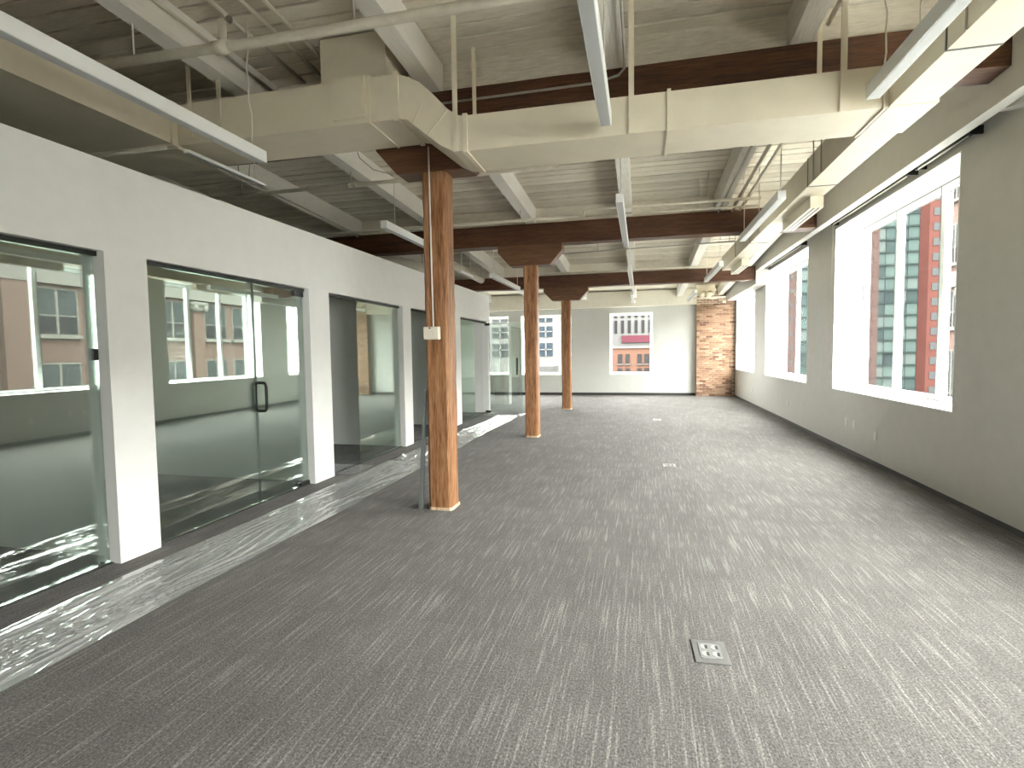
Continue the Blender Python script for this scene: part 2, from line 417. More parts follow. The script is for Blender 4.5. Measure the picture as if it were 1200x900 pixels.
for a, b in OPEN[1:]:
    struct('trim_4', B(-4.085, -4.045, a, b, GH-.035, GH), 'dark_channel', 'black head channel above office glass')
    struct('trim_5', B(-4.08, -4.05, a, b, 0, .008), 'dark_channel', 'black floor channel below office glass')
GX0, GX1 = -4.071, -4.059
def panel(a, b, label):
    t = tag(obj('glass_partition', B(GX0, GX1, a+.004, b-.004, .009, GH-.036), 'partition_glass'), label, 'glass panel', 'fixed glass panels of the office fronts')
    t.rotation_euler.z = math.radians(1.2)
    return t
panel(-1.7, .62, 'clear fixed glass pane in the office front behind the viewpoint')
p = panel(1.02, 3.36, 'tall fixed glass pane with small black clip, left of the widest white pier')
obj('clip', B(GX1, GX1+.012, 3.31, 3.35, 1.60, 1.69), 'black_metal', p)
panel(3.73, 5.09, 'fixed glass pane beside the closed glass door with black loop handle')
panel(7.25, 8.70, 'fixed glass pane reflecting brick, beside the open office doorway')
panel(9.92, 11.42, 'fixed glass pane of the office front behind the nearest timber column')
panel(11.77, 13.10, 'fixed glass pane at the end of the office row')
def handle(t, axis, along, z0, z1, c):
    """black back-to-back D pull; the loop stands square to the glass at c"""
    pts = []
    for k in range(28):
        a = 2*PI*k/28; cx, cz = math.cos(a), math.sin(a)
        u = math.copysign(abs(cx)**.35, cx)*.068; v = math.copysign(abs(cz)**.35, cz)*(z1-z0)/2
        pts.append((c+u, along, (z0+z1)/2+v) if axis == 'y' else (along, c+u, (z0+z1)/2+v))
    obj('handle', T(pts, .016, 8, True), 'black_metal', t)['label'] = 'black metal loop handle'
def hinges(t, boxes):
    for b_ in boxes: obj('patch_hinge', B(*b_), 'black_metal', t)['label'] = 'black patch hinge'
t = sroot('door_1', (-4.065, 5.54, 0), 'closed frameless glass door with black loop handle')
obj('pane', B(GX0, GX1, 5.096, 5.982, .012, GH-.04), 'partition_glass', t)
handle(t, 'y', 5.15, 1.01, 1.32, -4.065)
hinges(t, [(-4.085, -4.045, 5.80, 5.985, GH-.10, GH-.038), (-4.085, -4.045, 5.80, 5.985, .009, .05)])
t.rotation_euler.z = math.radians(1.2)
for n, a in ((2, 6.44), (3, 9.05)):
    t = sroot('door_%d' % n, (-4.5, a+.03, 0), 'frameless glass door standing open into the office')
    obj('pane', B(-4.92, -4.07, a+.045, a+.057, .012, GH-.04), 'partition_glass', t)
    hinges(t, [(-4.2, -4.07, a+.03, a+.072, GH-.10, GH-.038), (-4.2, -4.07, a+.03, a+.072, .009, .06)])
t = sroot('door_4', (-3.5, 14.08, 0), 'frameless glass door swung out at the end of the office row')
obj('pane', B(-3.955, -3.055, 14.05, 14.062, .012, GH-.02), 'partition_glass', t)
handle(t, 'x', -3.2, 1.02, 1.46, 14.056)
hinges(t, [(-4.06, -3.93, 14.0, 14.045, GH-.10, GH-.036), (-4.06, -3.93, 14.0, 14.045, .009, .06)])

# ------------------------------------------------------------------ ceiling: planks on joists
t = sroot('ceiling', (0, 5, 4.6), 'cream painted plank ceiling on joists')
bm = bmesh.new()
for (a, za), (b, zc) in zip(ZH, ZH[1:]):
    hexa(bm, [(-11.6, a, za+JH+.035), (3.2, a, za+JH+.035), (-11.6, b, zc+JH+.035), (3.2, b, zc+JH+.035),
              (-11.6, a, za+JH+.2), (3.2, a, za+JH+.2), (-11.6, b, zc+JH+.2), (3.2, b, zc+JH+.2)])
obj('roof_deck', bm, 'dark_deck', t)
PW = .19
pms = [mesh_of(B(-7.25, 7.25, -PW/2+g, PW/2-g, 0, .03, bev=.004), 'deck_paint', 'plank') for g in (.004, .006, .012)]
y = -5.45
while y < 20.3:
    s = (zb(y+.05)-zb(y-.05))/.1
    place('plank', random.choice(pms), t, (-4.35+random.uniform(-.05, .05), y, zb(y)+JH+random.uniform(-.005, .009)), (math.atan(s)+random.uniform(-.03, .03), 0, random.uniform(-.0006, .0006)))
    y += PW
JX = [-10.7, -9.0, -7.33, -5.63, -3.94, -2.08, -.33, 1.22, 2.55]
JW = .175
for (a, za), (b, zc) in zip(ZH, ZH[1:]):
    for x in JX:
        d = random.uniform(-.01, .01)
        bm = bmesh.new(); hexa(bm, [(x+d, a, za), (x+d+JW, a, za), (x+d, b, zc), (x+d+JW, b, zc), (x+d, a, za+JH), (x+d+JW, a, za+JH), (x+d, b, zc+JH), (x+d+JW, b, zc+JH)])
        obj('joist', bm, 'joist_paint', t)
for yb in (.35, 5.32, 10.17, 15.12):
    for x0, x1 in zip(JX, JX[1:]):
        obj('blocking', B(x0+JW+.01, x1-.012, yb-.10, yb-.06, zb(yb), zb(yb)+JH-.012), 'deck_paint', t)

# ------------------------------------------------------------------ timber columns and beams
def column(y0, ztop, zbeam, label):
    xa, xb, ya, yb = -2.14, -1.89, y0, y0+.25
    t = thing('timber_column', label, 'column', ((xa+xb)/2, y0+.125, 0), None)
    bm = bmesh.new(); rings = []; cch = .028
    nz = 26
    for k in range(nz+1):
        z = .03+(ztop-.03)*k/nz; j = lambda: random.uniform(-.005, .005)
        P = [(xa+cch, ya), (xb-cch, ya), (xb, ya+cch), (xb, yb-cch), (xb-cch, yb), (xa+cch, yb), (xa, yb-cch), (xa, ya+cch)]
        rings.append([bm.verts.new((px+j(), py+j(), z)) for px, py in P])
    for A, C_ in zip(rings, rings[1:]):
        for i in range(8): bm.faces.new((A[i], A[(i+1) % 8], C_[(i+1) % 8], C_[i]))
    bm.faces.new(rings[0][::-1]); bm.faces.new(rings[-1])
    obj('shaft', bm, 'column_wood', t)
    # pale splintered foot
    bm = bmesh.new(); fr = []
    for z in (0, .03): fr.append([bm.verts.new((px, py, z)) for px, py in [(xa+.02, ya-.004), (xb-.02, ya-.004), (xb+.005, ya+.025), (xb+.005, yb), (xa, yb), (xa, ya+.02)]])
    n = 6
    for i in range(n): bm.faces.new((fr[0][i], fr[0][(i+1) % n], fr[1][(i+1) % n], fr[1][i]))
    bm.faces.new(fr[0][::-1]); bm.faces.new(fr[1])
    obj('foot', bm, 'splinter_wood', t)['label'] = 'pale chipped foot of the column'
    xm = (xa+xb)/2; h = zbeam-ztop
    poly = [(xm-.38, ztop), (xm+.38, ztop), (xm+.61, ztop+h*.68), (xm+.61, zbeam), (xm-.61, zbeam), (xm-.61, ztop+h*.68)]
    bm = bmesh.new(); prism_xz(bm, poly, y0-.012, y0+.262)
    bmesh.ops.bevel(bm, geom=list(bm.edges), offset=.008, segments=1, affect='EDGES')
    obj('corbel', bm, 'corbel_wood', t)['label'] = 'timber corbel with chamfered ends'
    return t
column(5.195, 3.42, 3.80, 'nearest brown timber column, with white conduit and junction box on its face')
column(10.03, 3.225, 3.605, 'middle brown timber column of the row, under a chamfered corbel')
column(14.98, 3.02, 3.37, 'farthest brown timber column of the row, close to the end windows')
def beam(yc, z0, z1, label):
    bm = bmesh.new(); n = 40; x0, x1 = -11.5, 2.815; rings = []
    for k in range(n+1):
        x = x0+(x1-x0)*k/n; j = lambda: random.uniform(-.008, .008)
        rings.append([bm.verts.new((x, yc-.15+j(), z0+j())), bm.verts.new((x, yc+.15+j(), z0+j())), bm.verts.new((x, yc+.15, z1)), bm.verts.new((x, yc-.15+j(), z1))])
    for A, C_ in zip(rings, rings[1:]):
        for i in range(4): bm.faces.new((A[i], A[(i+1) % 4], C_[(i+1) % 4], C_[i]))
    bm.faces.new(rings[0][::-1]); bm.faces.new(rings[-1])
    bmesh.ops.recalc_face_normals(bm, faces=bm.faces)
    return tag(obj('timber_beam', bm, 'beam_wood'), label, 'beam')
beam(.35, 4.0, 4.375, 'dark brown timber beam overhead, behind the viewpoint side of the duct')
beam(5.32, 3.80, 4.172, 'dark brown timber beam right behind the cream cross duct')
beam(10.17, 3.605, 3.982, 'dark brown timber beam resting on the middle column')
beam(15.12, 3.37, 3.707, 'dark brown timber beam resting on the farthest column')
# conduit and junction box on the nearest column, metal strip leaning beside it
t = thing('conduit_drop', 'thin white conduit running down the nearest timber column to a box', 'conduit', (-2.045, 5.17, 1.75))
obj('conduit', T([(-2.05, 5.178, 3.66), (-2.045, 5.178, 2.6), (-2.04, 5.178, 1.885)], .009), 'cable_white', t)
bxo = obj('junction_box', B(-2.135, -1.965, 5.135, 5.19, 1.755, 1.885, bev=.008), 'box_cream', t)
obj('cover', B(-2.03, -1.972, 5.128, 5.136, 1.765, 1.875, bev=.003), 'box_cream', bxo)
obj('knockout', T([(-2.06, 5.13, 1.87), (-2.06, 5.136, 1.87)], .008), 'black_metal', bxo)
bm = bmesh.new(); hexa(bm, [(-2.252, 5.19, 0), (-2.22, 5.19, 0), (-2.252, 5.25, 0), (-2.22, 5.25, 0), (-2.172, 5.20, 1.25), (-2.148, 5.20, 1.25), (-2.172, 5.25, 1.25), (-2.148, 5.25, 1.25)])
tag(obj('metal_strip', bm, 'grey_metal'), 'dark grey metal strip leaning against the nearest timber column', 'strip')

# ------------------------------------------------------------------ ducts
Y0, Y1 = 4.51, 5.05
t = thing('cross_duct', 'cream rectangular cross duct stepping down in an angled offset above the column', 'duct', (0, 4.8, 3.33))
obj('upper_section', B(-4.36, -2.06, Y0, 5.11, 3.66, 4.045), 'duct_paint', t)
bm = bmesh.new()
prism_xz(bm, [(-2.06, 3.66), (-1.98, 3.645), (-1.8, 3.50), (-1.67, 3.395), (-1.57, 3.345), (-1.46, 3.33), (-1.46, 3.622), (-1.51, 3.63), (-1.60, 3.69), (-1.75, 3.85), (-1.86, 3.95), (-1.95, 4.0), (-2.06, 4.035)], Y0, 5.08)
el = obj('offset_elbow', bm, 'duct_paint', t)
for (ax, az), (bx_, bz) in (((-1.80, 3.50), (-1.75, 3.85)), ((-1.80, 3.495), (-1.60, 3.685)), ((-1.67, 3.39), (-1.56, 3.655))):
    pass
for A, C_ in (((-1.93, 3.605), (-1.77, 3.87)), ((-1.795, 3.495), (-1.60, 3.69))):
    obj('seam', T([(A[0], Y0, A[1]), (C_[0], Y0, C_[1])], .007, 6), 'duct_paint', el)
obj('lower_section', B(-1.46, 1.72, Y0, Y1, 3.33, 3.622), 'duct_paint', t)
def flange(x, z0, z1, y1, wd=.03):
    bm = bmesh.new(); e = .014
    bx(bm, x-wd/2, x+wd/2, Y0-e, Y0, z0-e, z1+e); bx(bm, x-wd/2, x+wd/2, Y0, y1, z0-e, z0)
    bx(bm, x-wd/2, x+wd/2, Y0, y1, z1, z1+e)
    obj('flange', bm, 'duct_paint', t)
flange(-2.07, 3.655, 4.045, 5.1, .045); flange(-1.45, 3.33, 3.622, Y1, .04); flange(.21, 3.33, 3.622, Y1); flange(1.69, 3.33, 3.622, Y1, .012); flange(-2.33, 3.66, 4.045, 5.1, .02)
obj('access_panel', B(-2.68, -2.36, Y0-.03, Y0, 3.70, 4.06), 'duct_paint', t)
obj('riser', B(-2.84, -2.2, 4.58, 5.08, 4.045, 4.47), 'duct_paint', t)
for x, z0 in ((-1.53, 3.325), (-.075, 3.325), (1.42, 3.325)):
    obj('hanger_strap', B(x-.021, x+.021, Y0-.026, Y0-.015, z0, zb(4.5)+JH), 'duct_paint', t)
    obj('hanger_strap', B(x-.018, x+.018, Y1+.002, Y1+.012, 3.622, zb(5.05)+JH), 'duct_paint', t) if x != -.075 else None
for x in (-3.87, -4.2):
    obj('hanger_strap', B(x-.02, x+.02, Y0-.02, Y0-.008, 3.72, zb(4.5)+JH), 'duct_paint', t)
t = thing('office_duct', 'wide cream duct running along above the glass offices', 'duct', (-4.9, 0, 3.66))
obj('body', B(-5.75, -4.38, -5.4, 4.50, 3.66, 4.045), 'duct_paint', t)
obj('end_flange', B(-5.76, -4.36, 4.44, 4.505, 3.645, 4.06), 'duct_paint', t)
obj('branch', B(-7.3, -4.37, 4.52, 5.11, 3.64, 4.02), 'duct_paint', t)
obj('branch_joint', B(-4.376, -4.362, 4.505, 5.12, 3.63, 4.055), 'duct_paint', t)
for y in (-3, 0, 2.6): obj('hanger_strap', B(-4.4, -4.378, y, y+.03, 3.9, zb(y)+JH), 'duct_paint', t)
t = thing('window_duct', 'cream duct running beside the window bulkhead with slot diffusers below', 'duct', (1.86, 4, 3.33))
obj('near_section', B(1.722, 2.0, -5.4, 4.50, 3.33, 3.622), 'duct_paint', t)
obj('tee_section', B(1.722, 2.03, 4.50, 5.06, 3.326, 3.626), 'duct_paint', t)
obj('far_section', B(1.722, 2.0, 5.06, 12.75, 3.33, 3.622), 'duct_paint', t)
for y in (3.75, 6.45, 9.6):
    bm = bmesh.new(); e = .006
    bx(bm, 1.722-e, 1.722, y, y+.012, 3.33-e, 3.622); bx(bm, 1.722, 2.0, y, y+.012, 3.33-e, 3.33)
    obj('seam', bm, 'grey_metal', t)
bm = bmesh.new()
prism_xy = [(2.0, 4.3), (2.0, 4.5), (2.03, 5.06), (2.0, 5.35), (2.0, 4.3)]
for y0, y1 in ((6.87, 8.12), (11.2, 12.45)):
    d = obj('diffuser', B(1.862, 2.0, y0, y1, 3.2, 3.33), 'duct_paint', t); d['label'] = 'white slot diffuser box'
    for x in (1.895, 1.945): obj('slot', B(x, x+.022, y0+.02, y1-.02, 3.197, 3.2015), 'black_metal', d)
for y in (6.0, 6.25, 8.9, 11.0, 3.55, 3.3):
    obj('hanger_rod', T([(1.715, y, 3.33), (1.715, y, zb(y)+JH)], .006, 6), 'conduit_grey', t)
# round ducts over the far offices
def round_duct(pts, r, label):
    t = thing('round_duct', label, 'duct', pts[0])
    obj('tube', T(pts, r, 20), 'pipe_paint', t)
    for q in (pts[0], pts[-1]): obj('hanger_rod', T([(q[0], q[1], q[2]+r*.9), (q[0], q[1], zb(q[1])+JH)], .006, 6), 'conduit_grey', t)
round_duct([(-5.6, 10.6, 3.50), (-5.0, 10.62, 3.50), (-4.68, 10.75, 3.47), (-4.55, 11.0, 3.38)], .13, 'short round white duct elbow poking above the white partition')
round_duct([(-4.6, 11.7, 3.70), (-4.27, 12.2, 3.66), (-4.25, 14.4, 3.60)], .10, 'round cream duct angling over the last office towards the end windows')

# ------------------------------------------------------------------ pipes
def pipe(name, pts, r, label, hang=(), mat='pipe_paint', cat='pipe', clamps=(), riser=None):
    t = thing(name, label, cat, pts[0])
    obj('pipe', T(pts, r, 10), mat, t)
    for q in hang: obj('hanger', T([q, (q[0], q[1], zb(q[1])+(JH if True else 0))], .008, 6), mat, t)
    if riser: obj('riser', T(riser, .03, 10), mat, t)
    for a, b in clamps: obj('coupling', T([a, b], r*1.35, 10), mat, t)
pipe('sprinkler_pipe', [(-4.33, 3.64, 3.97), (-2.75, 3.68, 3.97), (-.8, 3.67, 3.97), (.2, 3.67, 3.97)], .038,
     'cream sprinkler main crossing in front of the cream cross duct', [(-3.9, 3.64, 3.97), (-2.0, 3.68, 3.97), (-.95, 3.67, 3.97)],
     clamps=[((-3.17, 3.67, 3.97), (-3.05, 3.67, 3.97))], riser=[(-3.1, 3.67, 4.0), (-3.1, 3.67, 4.16), (-3.1, 3.75, 4.22)])
pipe('sprinkler_pipe', [(-7.5, 6.9, 3.93), (-3.85, 6.88, 3.93), (-1.0, 6.9, 3.93)], .026, 'thin cream branch pipe behind the nearest column', [(-3.86, 6.88, 3.93), (-5.6, 6.88, 3.93)],
     clamps=[((-3.93, 6.88, 3.93), (-3.86, 6.88, 3.93)), ((-3.82, 6.88, 3.93), (-3.77, 6.88, 3.93))])
pipe('sprinkler_pipe', [(-6.6, 4.40, 3.6), (-4.38, 4.38, 3.6)], .017, 'thin pipe stub slung under the office duct', ())
pipe('sprinkler_pipe', [(-7.5, 9.25, 3.86), (-1.0, 9.2, 3.86)], .024, 'thin cream pipe crossing just in front of the middle beam', [(-2.0, 9.2, 3.86)])
pipe('sprinkler_pipe', [(-.97, 9.2, 3.86), (-.93, 9.15, 3.86), (-.9, 9.0, 3.9), (-.85, 8.95, 3.9), (1.75, 8.95, 3.88)], .022, 'upper of two pale pipes crossing in front of the middle beam', [(1.0, 8.95, 3.89)])
pipe('conduit_pipe', [(-.9, 9.2, 3.85), (1.75, 9.2, 3.83)], .016, 'lower of two pale pipes crossing in front of the middle beam', [(.9, 9.2, 3.84)])
pipe('conduit_pipe', [(-2.3, 12.1, 3.76), (-.28, 11.9, 3.76), (1.8, 11.6, 3.74)], .014, 'thin grey conduit crossing beyond the middle beam', [(-.9, 11.95, 3.76), (1.7, 11.6, 3.74)], 'conduit_grey', 'conduit')
pipe('conduit_pipe', [(-2.5, 14.4, 3.68), (1.8, 14.3, 3.66)], .02, 'pale pipe crossing in front of the farthest beam', [(.5, 14.35, 3.67)])
for k, (x, z, r) in enumerate(((1.48, 3.97, .016), (1.51, 4.06, .018), (1.60, 3.98, .02), (1.66, 4.05, .014))):
    n = ['leftmost', 'second', 'third', 'rightmost'][k]
    d = ['nearest the plain deck', 'next to the outermost one', 'next to the one over the duct', 'directly above the duct edge'][k]
    pipe('conduit_run', [(x, 5.55, z+.07), (x, 9.85, z-.05)], r, 'long pale conduit above the window duct, '+d, [(x, 6.6, z+.03)] if k in (0, 2) else (), 'pipe_paint', 'conduit')
pipe('conduit_run', [(-.15, 2.4, 4.24), (-.14, 4.9, 4.15), (-.145, 5.12, 4.14), (-.2, 5.155, 4.10), (-.42, 5.16, 4.06), (-1.9, 5.16, 4.05)], .011, 'thin conduit turning from a joist onto the near timber beam', (), 'conduit_grey', 'conduit')
pipe('conduit_run', [(-3.70, 1.5, 4.5), (-3.70, 5.1, 4.34)], .014, 'thin conduit strapped beside the joist over the office duct', (), 'pipe_paint', 'conduit')
pipe('conduit_run', [(-3.35, 1.5, 4.55), (-3.35, 5.1, 4.40)], .018, 'pale conduit under the planks, beyond the sprinkler stub', (), 'pipe_paint', 'conduit')
pipe('conduit_run', [(-3.12, 1.5, 4.57), (-3.12, 5.1, 4.41)], .018, 'pale conduit under the planks, in line with the sprinkler stub', (), 'pipe_paint', 'conduit')
pipe('conduit_run', [(-2.93, 1.5, 4.55), (-2.93, 5.1, 4.40)], .018, 'pale conduit under the planks, beside the duct riser', (), 'pipe_paint', 'conduit')
pipe('conduit_run', [(1.50, 3.0, 4.36), (1.49, 5.1, 4.27)], .02, 'painted conduit along a joist towards the window side', (), 'pipe_paint', 'conduit')
pipe('conduit_run', [(1.90, 2.5, 4.44), (1.88, 4.48, 4.36)], .03, 'painted pipe against the planks above the window duct', (), 'pipe_paint', 'conduit')
pipe('conduit_run', [(1.27, 5.5, 4.05), (1.27, 9.9, 3.93)], .016, 'thin conduit under the joist beside the window duct', (), 'conduit_grey', 'conduit')
pipe('conduit_run', [(-5.45, 5.6, 4.12), (-5.45, 9.9, 3.94)], .02, 'pale conduit along a joist above the glass offices', (), 'pipe_paint', 'conduit')
# slack wires by the joist behind the nearest column
tag(obj('loose_wire', T([(-3.3, 6.0, 4.1), (-3.3, 6.1, 3.98), (-3.2, 6.25, 3.88), (-3.05, 6.4, 3.86), (-2.95, 6.6, 3.95), (-2.9, 6.8, 4.05)], .006, 6), 'conduit_grey'), 'slack grey wire looping below a joist beside the nearest column', 'wire')
tag(obj('loose_wire', T([(-4.35, 5.3, 3.9), (-4.36, 5.32, 3.62), (-4.33, 5.36, 3.52), (-4.28, 5.38, 3.62), (-4.25, 5.4, 3.95)], .006, 6), 'conduit_grey'), 'slack wire loop hanging behind the office duct', 'wire')

# ------------------------------------------------------------------ pendant lights
def pendant(xc, y0, y1, z, label, group=None, cab=(), w2=.044, h=.10, wavy=False):
    t = thing('linear_pendant_light', label, 'light', (xc, (y0+y1)/2, z), group)
    obj('housing', B(xc-w2, xc+w2, y0, y1, z, z+h, bev=.003), 'fixture_white', t)
    obj('lens', B(xc-w2+.008, xc+w2-.008, y0+.01, y1-.01, z-.002, z+.001), 'fixture_lens', t)
    for y in cab:
        zt = zb(y)+JH; pts = [(xc, y, z+h)]
        for k in range(1, 9): pts.append((xc+(random.uniform(-.02, .02) if wavy else 0), y, z+h+(zt-z-h)*k/8))
        obj('cable', T(pts, .006, 6), 'cable_white', t)
pendant(-3.30, .2, 4.34, 3.34, 'long white pendant light hanging in front of the office duct', None, (4.2, 1.6), wavy=True)
pendant(-.262, .2, 4.30, 3.325, 'long white pendant light whose tip hangs in front of the cross duct middle', None, (4.15, 3.2))
pendant(1.585, .2, 4.42, 3.36, 'long white pendant light beside the near window duct', None, (4.25, 3.75), wavy=True)
pendant(-3.33, 6.75, 9.3, 3.29, 'white pendant light passing behind the nearest timber column', None, (7.1, 9.0))
pendant(-.25, 6.7, 9.6, 3.38, 'white pendant light crossing below the middle beam, in line with the room centre joist', None, (7.1, 9.4))
pendant(1.545, 6.78, 9.25, 3.30, 'white pendant light beside the slot diffuser of the window duct', None, (6.85, 9.1))
pendant(-3.08, 11.2, 13.85, 3.2, 'white pendant light between the middle column and the partition end', None, (11.4, 13.7))
pendant(-.22, 11.25, 13.78, 3.2, 'white pendant light crossing below the farthest beam', None, (11.4, 13.6))
pendant(1.49, 11.15, 13.7, 3.2, 'white pendant light at the far end of the window duct', None, (11.3, 13.5))
pendant(1.5, 16.2, 18.9, 3.2, 'white pendant light in front of the brick pier', None, (16.4, 18.6))
pendant(-.26, 16.2, 18.8, 3.22, 'white pendant light in front of the orange view window', None, (16.4, 18.6))
pendant(-4.22, 4.45, 5.55, 3.56, 'slim white strip light under the duct joint above the offices', None, (5.4,), .03, .03)
pendant(-3.6, 10.7, 11.5, 3.25, 'short white strip light over the corridor beyond the nearest column', None, (10.8, 11.4), .03, .05)
# small fittings near the end wall
for x, z, lab in ((-.30, 3.34, 'small white spotlight below the far plaster band, above the orange view window'), (-4.0, 3.36, 'small white spotlight over the far left end windows')):
    t = thing('spotlight', lab, 'light', (x, 19.0, z))
    obj('stem', T([(x, 19.0, z+.06), (x, 19.0, zb(19)+JH)], .012, 6), 'fixture_white', t)
    obj('head', T([(x-.1, 19.0, z+.06), (x+.03, 18.96, z-.02), (x+.08, 18.92, z-.1)], .05, 10), 'fixture_white', t)
t = thing('branch_duct', 'small white branch duct fitting in front of the brick pier', 'duct', (2.1, 19.0, 3.3))
obj('body', B(1.75, 2.35, 18.9, 19.3, 3.42, 3.72), 'duct_paint', t)
obj('collar', T([(2.0, 18.9, 3.45), (1.9, 18.7, 3.36)], .09, 12), 'duct_paint', t)
obj('collar', T([(2.2, 18.9, 3.45), (2.12, 18.7, 3.36)], .09, 12), 'duct_paint', t)
obj('rail', T([(1.5, 19.4, 3.34), (2.75, 19.4, 3.36)], .03, 8), 'pipe_paint', t)

# ------------------------------------------------------------------ window shades and chains
for a, b, lab in ((7.36, 9.98, 'dark rolled shade in the pocket above the nearest visible window, longer half'),
                  (6.12, 7.18, 'dark rolled shade in the pocket above the nearest visible window, shorter half'),
                  (11.7, 14.8, 'dark rolled shade in the pocket above the middle window')):
    t = thing('roller_shade', lab, 'shade', (3.06, (a+b)/2, 3.66))
    obj('roll', T([(3.06, a+.03, 3.65), (3.06, b-.03, 3.65)], .032, 12), 'shade_fabric', t)
    obj('bottom_bar', T([(3.03, a+.05, 3.61), (3.03, b-.05, 3.61)], .007, 6), 'pipe_paint', t)
    obj('end_bracket', B(3.02, XR, a, a+.02, 3.61, 3.69), 'black_metal', t); obj('end_bracket', B(3.02, XR, b-.02, b, 3.61, 3.69), 'black_metal', t)
def chain(x, y, z0, z1, lab, w2=.028):
    pts = [(x, y-w2, z1), (x, y-w2, z0+.02), (x, y-w2*.6, z0), (x, y+w2*.6, z0), (x, y+w2, z0+.02), (x, y+w2, z1), (x, y+w2*.6, z1+.02), (x, y-w2*.6, z1+.02)]
    tag(obj('shade_chain', T(pts, .006, 6, True), 'cable_white'), lab, 'chain')
chain(3.118, 10.2, 1.24, 3.64, 'beaded shade chain loop hanging on the wall between two windows')
chain(3.50, 6.95, 1.05, 3.5, 'beaded shade chain loop hanging inside the nearest visible window', .02)

# ------------------------------------------------------------------ floor boxes and wall plates
def floor_box(x, y, lab, rot):
    t = thing('floor_outlet', lab, 'outlet', (x, y, 0)); 
    obj('plate', B(x-.088, x+.088, y-.115, y+.115, 0, .006, bev=.002), 'steel', t)
    p = obj('insert', B(x-.055, x+.055, y-.075, y+.075, .006, .009), 'steel_dull', t)
    for dx in (-.027, .027):
        for dy in (-.035, .035):
            bm = bmesh.new(); vs_ = [bm.verts.new((x+dx+.02*math.cos(a), y+dy+.026*math.sin(a), .0105)) for a in [2*PI*k/12 for k in range(12)]]
            bm.faces.new(vs_); r = bmesh.ops.extrude_face_region(bm, geom=list(bm.faces))
            bmesh.ops.translate(bm, verts=[v for v in r['geom'] if isinstance(v, bmesh.types.BMVert)], vec=(0, 0, -.0015)); bmesh.ops.recalc_face_normals(bm, faces=bm.faces)
            q = obj('socket_lid', bm, 'lid_white', p)
            obj('slot', B(x+dx+.004, x+dx+.018, y+dy-.017, y+dy+.017, .0105, .0115), 'base_dark', p)
    t.rotation_euler.z = rot
floor_box(.36, 2.985, 'steel floor outlet plate set in the carpet in the open foreground', .04)
floor_box(.385, 7.83, 'steel floor outlet plate level with the nearest visible window', 0)
floor_box(.36, 13.0, 'small steel floor outlet plate level with the middle window', 0)
for k, (y, z, lab) in enumerate(((9.44, .46, 'white outlet plate low on the wall under the nearest visible window, farther of a pair'), (9.12, .46, 'white outlet plate low on the wall under the nearest visible window, nearer of a pair'),
                              (8.35, .40, 'narrow white wall plate low under the middle of the nearest visible window'), (12.96, .42, 'white outlet plate low on the wall under the middle window'),
                              (16.93, .42, 'grey outlet plate low on the wall under the farthest window'), (19.2, .46, 'outlet plate low on the wall beside the brick pier'))):
    t = thing('wall_outlet', lab, 'outlet', (XR, y, z-.06))
    obj('plate', B(XR-.007, XR, y-.037, y+.037, z-.06, z+.06, bev=.002), 'plate_white', t)
    for dz in (-.025, .025): obj('socket', B(XR-.009, XR-.007, y-.016, y+.016, z+dz-.015, z+dz+.015), 'plate_white', t)

# ------------------------------------------------------------------ plastic film on the carpet
def film_sheet(x_in, x_out, y0, y1, nx, ny, seed, amp, label, lengthwise=True):
    bm = bmesh.new(); rows = []
    for j in range(ny+1):
        v = j/ny; y = y0+(y1-y0)*v; row = []
        a = x_in(y)+.02*noise.noise((y*1.7, seed, 0)); b = x_out(y)+.03*noise.noise((y*1.1, seed+5, 0))
        for i in range(nx+1):
            u = i/nx; x = a+(b-a)*u
            wob = noise.noise((y*.55, seed+u*1.5, 3))*1.6
            s = u*9+wob*2.2 if lengthwise else v*9+wob*2
            r1 = max(0, 1-abs(((s+noise.noise((y*.9, seed, s*.7))*.8) % 1)-.5)*4.2)
            n1 = noise.noise((x*14, y*(2.2 if amp < .04 else 7), seed)); n2 = noise.noise((x*30, y*(9 if amp < .04 else 16), seed+9))
            z = .003+amp*(r1**2*(.55+.45*noise.noise((y*.8, seed+2, u*3)))+(.45*abs(n1)+.22*abs(n2) if amp > .04 else .34*n1*n1*2+.10*abs(n2)))
            e = min(u, 1-u, v*4, (1-v)*4)
            row.append(bm.verts.new((x, y, .0025+(z-.0025)*min(1, e*9+.15))))
        rows.append(row)
    for A, C_ in zip(rows, rows[1:]):
        for i in range(nx):
            f = bm.faces.new((A[i], A[i+1], C_[i+1], C_[i])); f.smooth = True
    return tag(obj('plastic_sheet', bm, 'plastic_film'), label, 'plastic sheet')
film_sheet(lambda y: -3.73, lambda y: -3.03, .3, 7.54, 90, 760, 1.3, .026, 'long clear crinkled plastic sheet laid along the carpet beside the glass offices')
film_sheet(lambda y: -3.70+.12*min(1, max(0, (y-8.5)/2)), lambda y: -3.02-.02*math.sin(y*2), 7.55, 13.33, 80, 620, 4.7, .055, 'crumpled clear plastic sheet running on towards the open end door')
film_sheet(lambda y: -3.95, lambda y: -2.95, 13.34, 13.85, 80, 60, 8.1, .05, 'bunched clear plastic at the foot of the open end door', False)
film_sheet(lambda y: -4.95, lambda y: -3.77, 6.55, 7.15, 60, 50, 11.1, .018, 'small flap of clear plastic lying through the open office doorway', False)

# ------------------------------------------------------------------ outside
struct('ground', B(-150, 220, -120, 300, -15.2, -15), 'asphalt', 'street level far below the windows')
